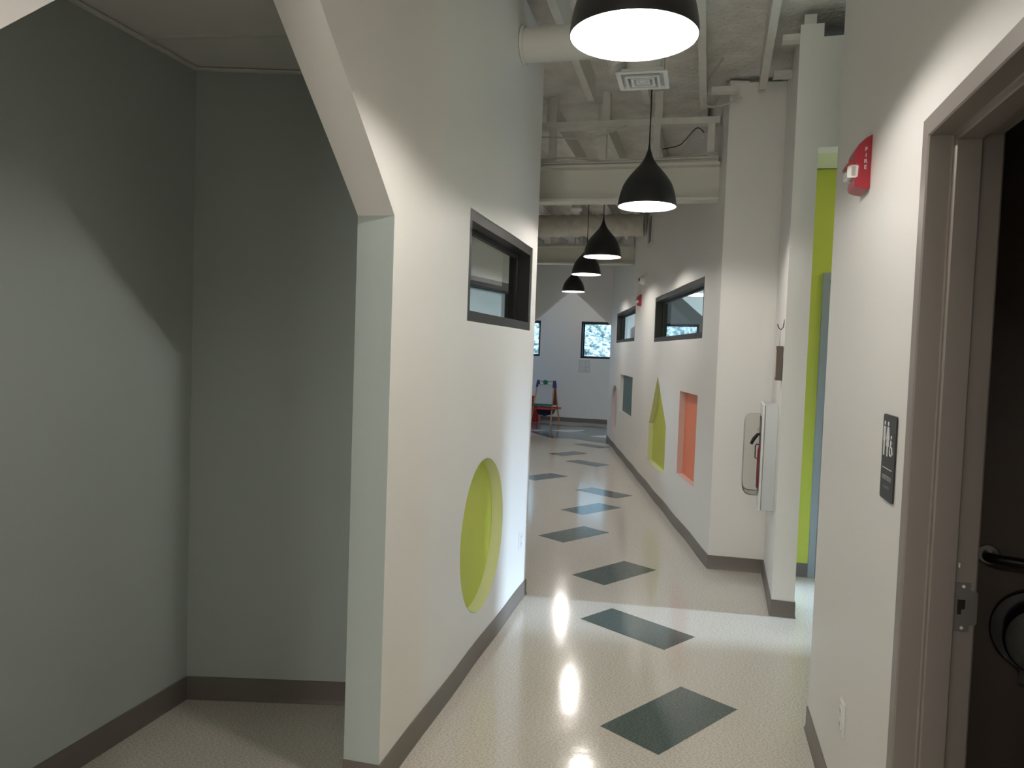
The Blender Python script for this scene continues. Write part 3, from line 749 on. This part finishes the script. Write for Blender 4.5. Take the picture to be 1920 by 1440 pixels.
# classroom light seen through the near right window
cl = empty('ceiling_light', (2.98, 12.4, 2.60)); tag(cl, 'round lit ceiling light seen through the nearer right window', 'ceiling light')
bm = new(); lathe(bm, [(0, 0), (.16, 0), (.17, .01), (.17, .03), (0, .03)], 32)
link('diffuser', bm, mat('ceiling_light_glow', (1, 1, 1), .5, emit=(1, .94, .84, 5)), cl, True)
bm = new(); tube(bm, [(0, 0, .03), (0, 0, .40)], .006); link('stem', bm, PLAST, cl)

pl = empty('ceiling_light', (1.25, 15.9, 3.30)); tag(pl, 'unseen fill light added over the play area behind the gable wall', 'ceiling light')  # hidden lamp added to warm the dim end wall
bm = new(); lathe(bm, [(0, 0), (.20, 0), (.21, .01), (.21, .10), (0, .10)], 32)
link('diffuser', bm, mat('play_area_fill_glow', (1, 1, 1), .5, emit=(1, .88, .72, 11)), pl, True)
sl = empty('ceiling_light', (-2.6, 9.6, 3.40)); tag(sl, 'cool white fill panel added unseen in the side room left of the corridor', 'ceiling light')  # unseen panel added to brighten the view through the left window
bm = new(); box(bm, (-.6, -.3, 0), (.6, .3, .06)); link('diffuser', bm, mat('side_room_fill_glow', (1, 1, 1), .5, emit=(.68, .84, 1, 48)), sl)
bm = new(); box(bm, (-.62, -.32, .02), (.62, .32, .12)); link('housing', bm, PLAST, sl)
vl = empty('ceiling_light', (3.3, 4.80, 2.985)); tag(vl, 'flat ceiling light over the lime green vestibule on the right', 'ceiling light')
bm = new(); lathe(bm, [(0, -.03), (.14, -.03), (.15, -.02), (.15, .014), (0, .014)], 32)
link('diffuser', bm, mat('vestibule_light_glow', (1, 1, 1), .5, emit=(1, .92, .80, 34)), vl, True)

# ------------------------------------------------------------------ fire cabinet on the pier side wall
fc = wroot('extinguisher_cabinet', WP, .22, .61, 'white extinguisher cabinet with clear bulging cover on the right pier wall', 'fire extinguisher cabinet')
def bevelbox(bm, a, b, r):
    pr_ = rrect(a[0], a[2], b[0], b[2], r)
    ins = rrect(a[0]+.008, a[2]+.008, b[0]-.008, b[2]-.008, max(.002, r-.006))
    L0 = [bm.verts.new((x, a[1], z)) for x, z in pr_]; L1 = [bm.verts.new((x, b[1]-.007, z)) for x, z in pr_]; L2 = [bm.verts.new((x, b[1], z)) for x, z in ins]
    n = len(pr_)
    for A_, B_ in ((L0, L1), (L1, L2)):
        for i in range(n): bm.faces.new((A_[i], A_[(i+1) % n], B_[(i+1) % n], B_[i]))
    bm.faces.new(L0[::-1]); bm.faces.new(L2)
bm = new(); bevelbox(bm, (0, .001, 0), (.33, .085, .70), .012); link('cabinet_box', bm, GREYM, fc, True)
bm = new(); bevelbox(bm, (-.006, .085, -.006), (.336, .097, .706), .014); link('door_frame', bm, PLAST, fc, True)
bm = new(); bevelbox(bm, (.045, .097, .10), (.285, .099, .615), .012); link('dark_opening', bm, SLOT, fc, True)
DOME = bpy.data.materials.new('clear_acrylic'); DOME.use_nodes = True
nt = DOME.node_tree; N = nt.nodes; N.remove(N['Principled BSDF']); t_ = N.new('ShaderNodeBsdfTransparent'); t_.inputs[0].default_value = (.90, .90, .88, 1)
g_ = N.new('ShaderNodeBsdfGlossy'); g_.inputs['Roughness'].default_value = .06; lw = N.new('ShaderNodeLayerWeight'); lw.inputs[0].default_value = .12
mx = N.new('ShaderNodeMixShader'); nt.links.new(lw.outputs['Fresnel'], mx.inputs[0]); nt.links.new(t_.outputs[0], mx.inputs[1]); nt.links.new(g_.outputs[0], mx.inputs[2]); nt.links.new(mx.outputs[0], N['Material Output'].inputs[0])
bm = new(); o0 = rrect(.03, .09, .30, .625, .03); secs = [(0, 0), (.0, .06), (.010, .085), (.028, .10), (.05, .106)]
R = []
for ins, y in secs:
    p = rrect(.03+ins, .09+ins, .30-ins, .625-ins, .035); R.append([bm.verts.new((x, .097+y, z)) for x, z in p])
for A_, B_ in zip(R, R[1:]):
    for i in range(len(A_)): bm.faces.new((A_[i], A_[(i+1) % len(A_)], B_[(i+1) % len(A_)], B_[i]))
bm.faces.new(R[-1]); link('bubble_cover', bm, DOME, fc, True)
fe = empty('fire_extinguisher', WP.P(.385, .73, .078), WP.mat3()); tag(fe, 'red fire extinguisher with black lever inside the clear-fronted cabinet', 'fire extinguisher')
bm = new(); lathe(bm, [(0, 0), (.035, .0), (.045, .01), (.045, .26), (.035, .30), (.014, .32), (.014, .335), (0, .335)], 32); o = link('cylinder', bm, RED, fe, True); o.location = (0, -.012, 0)
bm = new(); box(bm, (-.014, -.025, .335), (.014, .012, .365)); link('valve', bm, STEEL, fe)
bm = new(); tube(bm, [(-.0, .0, .375), (-.0, .035, .368), (-.0, .06, .335), (-.0, .075, .30)], [.008, .011, .012, .010], 8); link('lever', bm, DSTEEL, fe, True)
bm = new(); tube(bm, [(0, 0, .30), (0, .042, .30), (0, .046, .29), (0, .046, .21), (0, .04, .205), (0, 0, .205)], .004, 6); link('carry_handle', bm, DSTEEL, fe, True)
bm = new(); tube(bm, [(.0+.0*cos(a), .022+.014*cos(a), .40+.014*sin(a)) for a in [2*pi*k/16 for k in range(16)]], .0022, 6, closed=True); link('pull_pin_ring', bm, STEEL, fe, True)

# hook with hanging block
hk = wroot('wall_hook', WP, .10, 1.80, 'small dark J-shaped wire hook on the pier wall above the cabinet', 'hook')
bm = new(); tube(bm, [(0, .001, .045), (0, .004, .03), (0, .006, .01), (0, .016, -.004), (0, .028, 0), (0, .036, .015), (0, .040, .03)], .0028, 8); link('hook_wire', bm, DSTEEL, hk, True)
bm = new(); box(bm, (-.010, .0005, .028), (.010, .003, .06)); link('hook_plate', bm, DSTEEL, hk)
hb = wroot('hanging_block', WP, .10, 1.475, 'tall narrow brown block hung by a wire loop from the wall hook', 'hanging block')
bm = new(); box(bm, (-.045, .004, 0), (.045, .040, .215)); link('block_body', bm, BRONZE, hb)
bm = new(); box(bm, (-.030, .040, .02), (.030, .043, .195)); link('block_face', bm, BRASS, hb)
bm = new(); tube(bm, [(-.018, .022, .215), (-.003, .022, .318), (.003, .022, .318), (.018, .022, .215)], .0012, 6); link('wire_loop', bm, STEEL, hb)

# ------------------------------------------------------------------ strobes
def text_mesh(name, txt, size, W3, loc, m, parent, ext=.0006, align='CENTER', vertical=False):
    """text in the local x/z plane of parent, facing +y"""
    cu = bpy.data.curves.new(name, 'FONT'); cu.body = txt; cu.size = size; cu.align_x = align; cu.align_y = 'CENTER'; cu.extrude = ext
    if vertical: cu.space_line = .95
    o = bpy.data.objects.new(name, cu); C.objects.link(o)
    dg = bpy.context.evaluated_depsgraph_get(); me = bpy.data.meshes.new_from_object(o.evaluated_get(dg)); bpy.data.objects.remove(o)
    me.name = name; me.materials.clear(); me.materials.append(m)
    n = bpy.data.objects.new(name, me); C.objects.link(n); n.parent = parent
    n.matrix_local = Matrix.Translation(loc) @ W3
    return n
# WN local frame: x = t (away), y = n (towards the corridor), z up; seen from the corridor +x runs right-to-left?
def upright(mirror): # glyph x -> local +/-x, glyph y -> z, glyph normal -> +y
    return Matrix(((-1, 0, 0, 0), (0, 0, 1, 0), (0, 1, 0, 0), (0, 0, 0, 1)))
def strobe(W, a, z, label, h=.18, w_=.115, txt=True, sc=1):
    o = wroot('fire_alarm', W, a, z, label, 'fire alarm'); w2 = w_/2
    k = h/.185
    bm = new(); pr_ = [(0, .008), (.006, .0), (.030, .004), (.046, .012), (.050, .026), (.048, .040), (.038, .046), (.036, .085), (.050, .092), (.053, .112), (.050, .135), (.040, .155), (.020, .175), (.003, .185), (0, .185)]
    pr_ = [(y, zz*k) for y, zz in pr_]
    A_ = [bm.verts.new((-w2, .0008+y, zz)) for y, zz in pr_]; B_ = [bm.verts.new((w2, .0008+y, zz)) for y, zz in pr_]
    for i in range(len(pr_)): j = (i+1) % len(pr_); bm.faces.new((A_[i], A_[j], B_[j], B_[i]))
    bm.faces.new(A_[::-1]); bm.faces.new(B_)
    link('alarm_body', bm, RED, o, True)
    bm = new(); prism(bm, [(.040, .090*k), (.062, .087*k), (.074, .080*k), (.077, .074*k), (.074, .090*k), (.060, .098*k), (.045, .104*k)], -w2+.004, w2-.03, lambda x, y, zz: (zz, x, y)); link('lens_hood', bm, RED, o)
    bm = new(); prism(bm, rrect(.037, .044*k, .072, .088*k, .006), -w2+.010, w2-.035, lambda x, y, zz: (zz, x, y)); link('strobe_lens', bm, CLEAR, o)
    bm = new(); box(bm, (-w2+.0085, .046, .050*k), (-w2+.0098, .058, .083*k)); link('strobe_reflector', bm, STEEL, o)
    if txt:
        for q, ch in enumerate('FIRE'):
            t = text_mesh('lettering', ch, .019, upright(0), (0, 0, 0), SIGNW, o)
            t.matrix_local = Matrix.Translation((-w2-.0004, .0175, (.137-q*.0205)*k)) @ Matrix(((0, 0, -1, 0), (-1, 0, 0, 0), (0, 1, 0, 0), (0, 0, 0, 1)))
    return o
strobe(WN, -.637, 2.182, 'red fire alarm strobe lettered FIRE on the near right wall by the restroom door')
strobe(WR, 4.45, 2.26, 'small red fire alarm strobe on the far right wall between the two windows', h=.155, txt=False)
ss = wroot('wall_strobe', WR, 3.98, 2.48, 'white wall alarm with rounded lens, up and right of the far red alarm', 'alarm')
bm = new(); bevelbox(bm, (-.08, .0008, 0), (.08, .03, .155), .02); link('alarm_base', bm, PLAST, ss, True)
bm = new(); lathe(bm, [(.058, 0), (.055, .03), (.035, .06), (0, .068)], 28, lambda x, y, z: (x, .028+z, .075+y)); link('alarm_dome', bm, VENTW, ss, True)
bm = new(); lathe(bm, [(.022, 0), (.020, .012), (0, .014)], 16, lambda x, y, z: (x-.02, .088+z, .08+y)); link('alarm_lens', bm, SLOT, ss, True)

# ------------------------------------------------------------------ restroom sign
sg = wroot('restroom_sign', WN, -1.166, 1.222, 'charcoal restroom sign with man, woman and wheelchair symbols beside the door', 'sign')
bm = new(); pr_ = rrect(-.072, 0, .072, .238, .010); prism(bm, pr_, .0008, .0055, lambda x, y, z: (x, z, y)); link('sign_plate', bm, SIGNB, sg)
def sx(x): return -x        # reading direction runs towards the camera side
def disc(bm, cx, cz, r, n=16): prism(bm, [(sx(cx)+r*cos(2*pi*k/n), cz+r*sin(2*pi*k/n)) for k in range(n)], .0055, .0068, lambda x, y, z: (x, z, y))
def poly(bm, pts): prism(bm, [(sx(x), z) for x, z in pts], .0055, .0068, lambda x, y, z: (x, z, y))
bm = new(); cx = -.047; disc(bm, cx, .213, .0065)
poly(bm, [(cx-.010, .204), (cx+.010, .204), (cx+.011, .163), (cx+.008, .163), (cx+.007, .160), (cx+.006, .122), (cx+.001, .122), (cx, .155), (cx-.001, .122), (cx-.006, .122), (cx-.007, .160), (cx-.008, .163), (cx-.011, .163)])
link('man_symbol', bm, SIGNW, sg)
bm = new(); cx = -.008; disc(bm, cx, .213, .0065)
poly(bm, [(cx-.009, .204), (cx+.009, .204), (cx+.018, .170), (cx+.013, .168), (cx+.009, .180), (cx+.015, .150), (cx+.006, .150), (cx+.005, .122), (cx-.005, .122), (cx-.006, .150), (cx-.015, .150), (cx-.009, .180), (cx-.013, .168), (cx-.018, .170)])
link('woman_symbol', bm, SIGNW, sg)
bm = new(); cx = .034; disc(bm, cx-.004, .178, .0052)
tube(bm, [(sx(cx-.004), .0065, .170), (sx(cx-.003), .0065, .152), (sx(cx+.009), .0065, .150), (sx(cx+.015), .0065, .134), (sx(cx+.020), .0065, .134)], .0022, 6)
tube(bm, [(sx(cx-.003), .0065, .163), (sx(cx+.008), .0065, .163)], .0017, 6)
tube(bm, [(sx(cx+.000+.0135*cos(a)), .0065, .140+.0135*sin(a)) for a in [radians(110+k*220/14) for k in range(15)]], .0018, 6)
link('wheelchair_symbol', bm, SIGNW, sg)
bm = new(); box(bm, (-.052, .0055, .087), (.052, .0063, .089)); link('divider_line', bm, SIGNW, sg)
t = text_mesh('lettering', 'restroom', .027, upright(0), (0, .006, .064), SIGNG, sg)
bm = new()
for i, pat in enumerate([(1, 1, 1, 0, 1, 0), (1, 0, 0, 1, 0, 0), (0, 1, 1, 0, 1, 0), (0, 1, 1, 1, 1, 0), (1, 1, 1, 0, 1, 0), (1, 0, 1, 0, 1, 0), (1, 0, 1, 0, 1, 0), (1, 1, 0, 0, 1, 0)]):
    for j, v in enumerate(pat):
        if v: disc(bm, -.030+i*.0085+(j//3)*.003, .040-(j % 3)*.0032, .0009, 6)
link('braille', bm, SIGNG, sg)

# ------------------------------------------------------------------ outlets
def outlet(W, a, z, label):
    o = wroot('wall_outlet', W, a, z, label, 'outlet')
    bm = new(); bevelbox(bm, (-.037, .0008, 0), (.037, .008, .120), .005); link('cover_plate', bm, PLAST, o, True)
    bm = new()
    bm.free()
    for z_ in (.020, .065):
        bm = new(); prism(bm, rrect(-.017, z_, .017, z_+.035, .008), .008, .0105, lambda x, y, zz: (x, zz, y))
        for x in (-.007, .005): box(bm, (x, .0100, z_+.012), (x+.002, .0108, z_+.024), mi=1)
        link('receptacle', bm, [VENTW, SLOT], o)
    return o
outlet(WN, -.737, .340, 'white outlet low on the near right wall before the door')
outlet(WL, 2.165, .345, 'white outlet low at the far end of the left wall')
outlet(WR, 4.32, .36, 'small white outlet low on the far right wall, left of the house-shaped recess')
# end wall poster
ps = wroot('framed_drawing', WE, .05, 1.16, 'small framed line drawing taped below the far middle window', 'picture')
bm = new(); box(bm, (-.13, .0008, 0), (.13, .012, .29)); link('picture_frame', bm, PAPER, ps)
bm = new(); box(bm, (-.11, .012, .02), (.11, .0135, .27)); link('picture_sheet', bm, SIGNW, ps)
bm = new(); random.seed(3)
for q in range(16):
    x0 = random.uniform(-.09, .07); z0_ = random.uniform(.05, .23); pts = [(x0, .0142, z0_)]
    for k in range(4): x0 = max(-.1, min(.1, x0+random.uniform(-.03, .03))); z0_ = max(.03, min(.25, z0_+random.uniform(-.03, .03))); pts.append((x0, .0142, z0_))
    tube(bm, pts, .0012, 4)
link('drawn_lines', bm, INK, ps)

# ------------------------------------------------------------------ restroom fittings
WZ = Wall((1.468, 3.075), (.8192, -.5735), -1)
gb = empty('grab_bar', WZ.P(.429, .90), WZ.mat3()); tag(gb, 'dark round grab bar on the wall inside the unlit restroom', 'grab bar')
WZn = WZ
sgn = -1 if (Vector((0, 0, 0))-WZ.A).dot(WZ.n) < 0 else 1
bm = new(); lathe(bm, [(0, .001), (.040, .001), (.040, .006), (.034, .011), (0, .011)], 32, lambda x, y, z: (x, sgn*z, y)); link('flange', bm, STEEL, gb, True)
bm = new(); p = [(0, 0, 0), (0, sgn*.045, 0)]+[(.04*(1-cos(a)), sgn*(.045+.03*sin(a)), 0) for a in [k*pi/8 for k in range(1, 5)]]+[(.75, sgn*.075, 0)]
tube(bm, p, .019, 16); link('rail', bm, DSTEEL, gb, True)
dp = empty('paper_dispenser', WZ.P(.60, .645), WZ.mat3()); tag(dp, 'round black jumbo paper dispenser below the restroom grab bar', 'paper dispenser')
bm = new(); lathe(bm, [(0, .001), (.155, .001), (.155, .03), (.150, .035), (0, .035)], 48, lambda x, y, z: (x, sgn*z, y)); link('back_housing', bm, DISP, dp, True)
bm = new(); lathe(bm, [(.128, .035), (.130, .10), (.120, .115), (0, .118)], 48, lambda x, y, z: (x+.02, sgn*z, y-.01)); link('front_cover', bm, DISP, dp, True)
bm = new(); box(bm, (-.05, sgn*.02, -.185), (.05, sgn*.06, -.13)); link('paper_exit', bm, DISP, dp)

# ------------------------------------------------------------------ easel and red chair at the far end
ea = empty('childrens_easel', (.76, 16.75, 0), Matrix.Rotation(radians(-22), 3, 'Z')); tag(ea, 'small double-sided wooden easel with white board and green tray', 'easel')
def E(name, bm, m, s=None): return link(name, bm, m, ea, s)
W2 = .20
def legp(sx_, sy_, t): return Vector((sx_*(.235-.045*t), sy_*(.26*(1-t)+.035), .93*t))
for sx_ in (-1, 1):
    for sy_ in (-1, 1):
        bm = new(); tube(bm, [legp(sx_, sy_, 0)+Vector((0, 0, .004)), legp(sx_, sy_, 1)], .017, 8); E('leg', bm, WOOD, True)
    bm = new(); tube(bm, [legp(sx_, -1, .88), legp(sx_, -1, .97), legp(sx_, -1, 1)+Vector((0, .02, .03)), legp(sx_, 1, 1)+Vector((0, -.02, .03)), legp(sx_, 1, .97), legp(sx_, 1, .88)], .029, 10); E('corner_cap', bm, BLUEP, True)
    bm = new(); vs = [legp(sx_, -1, .44), legp(sx_, 1, .44), legp(sx_, 1, .96), legp(sx_, -1, .96)]
bm = new(); tube(bm, [(-.19, 0, .955), (.19, 0, .955)], .015, 8); E('top_bar', bm, WOOD, True)
bm = new(); lathe(bm, [(0, -.03), (.045, -.03), (.05, -.02), (.05, .02), (.045, .03), (0, .03)], 20, lambda x, y, z: (x*1.1, z-.055, .935+y)); E('clip_knob', bm, GREENP, True)
def panel(sy_, t0, t1, inset, th, name, m, off=0):
    bm = new(); vs = []
    for t in (t0, t1):
        for s_ in (-1, 1):
            p = legp(s_, sy_, t); p.x -= s_*inset
            for q in (-1, 1): vs.append(bm.verts.new(p+Vector((0, sy_*(th*q/2+off), 0))))
    for q in ((0, 1, 3, 2), (4, 6, 7, 5), (0, 4, 5, 1), (2, 3, 7, 6), (0, 2, 6, 4), (1, 5, 7, 3)): bm.faces.new([vs[i] for i in q])
    E(name, bm, m)
panel(-1, .46, .95, .017, .008, 'white_board', BOARDW)
panel(1, .46, .95, .017, .008, 'chalk_board', BOARDD)
bm = new(); vs = []
for x in (.19, .205):
    q = [bm.verts.new((x, y, z)) for y, z in ((-.15, .45), (.15, .45), (.045, .93), (-.045, .93))]; vs.append(q)
bm.faces.new(vs[0][::-1]); bm.faces.new(vs[1])
for i in range(4): bm.faces.new((vs[0][i], vs[0][(i+1) % 4], vs[1][(i+1) % 4], vs[1][i]))
E('side_cloth', bm, BOARDD)
bm = new(); box(bm, (-.235, -.215, .42), (.225, -.165, .465)); E('paint_tray', bm, GREENP)
bm = new()
for b in ((-.27, -.30, .27, -.285), (-.27, .285, .27, .30), (-.27, -.285, -.255, .285), (.255, -.285, .27, .285)): box(bm, (b[0], b[1], .345), (b[2], b[3], .375))
box(bm, (-.255, -.285, .345), (.255, .285, .350)); E('shelf', bm, REDP)
bm = new(); prism(bm, [(-.19, .345), (.21, .345), (.14, .22), (.02, .19), (-.13, .23)], -.12, .12, lambda x, y, z: (x, z, y)); E('storage_bag', bm, mat('bag_navy', (.012, .015, .05), .8))
bm = new(); tube(bm, [(.24, .25, .10), (.24, -.25, .10)], .01, 8); E('brace', bm, REDP)
rc = empty('red_chair', (.50, 17.36, 0), Matrix.Rotation(radians(-16), 3, 'Z')); tag(rc, 'small solid red plastic chair standing behind the easel', 'chair')
bm = new(); prism(bm, rrect(-.17, .26, .17, .58, .04), .13, .16, lambda x, y, z: (x, z, y)); link('backrest', bm, REDP, rc)
bm = new(); prism(bm, rrect(-.17, -.17, .17, .16, .03), .262, .285); link('seat', bm, REDP, rc)
bm = new(); prism(bm, rrect(-.16, -.16, .16, .15, .03), .001, .262); link('base', bm, REDP, rc)
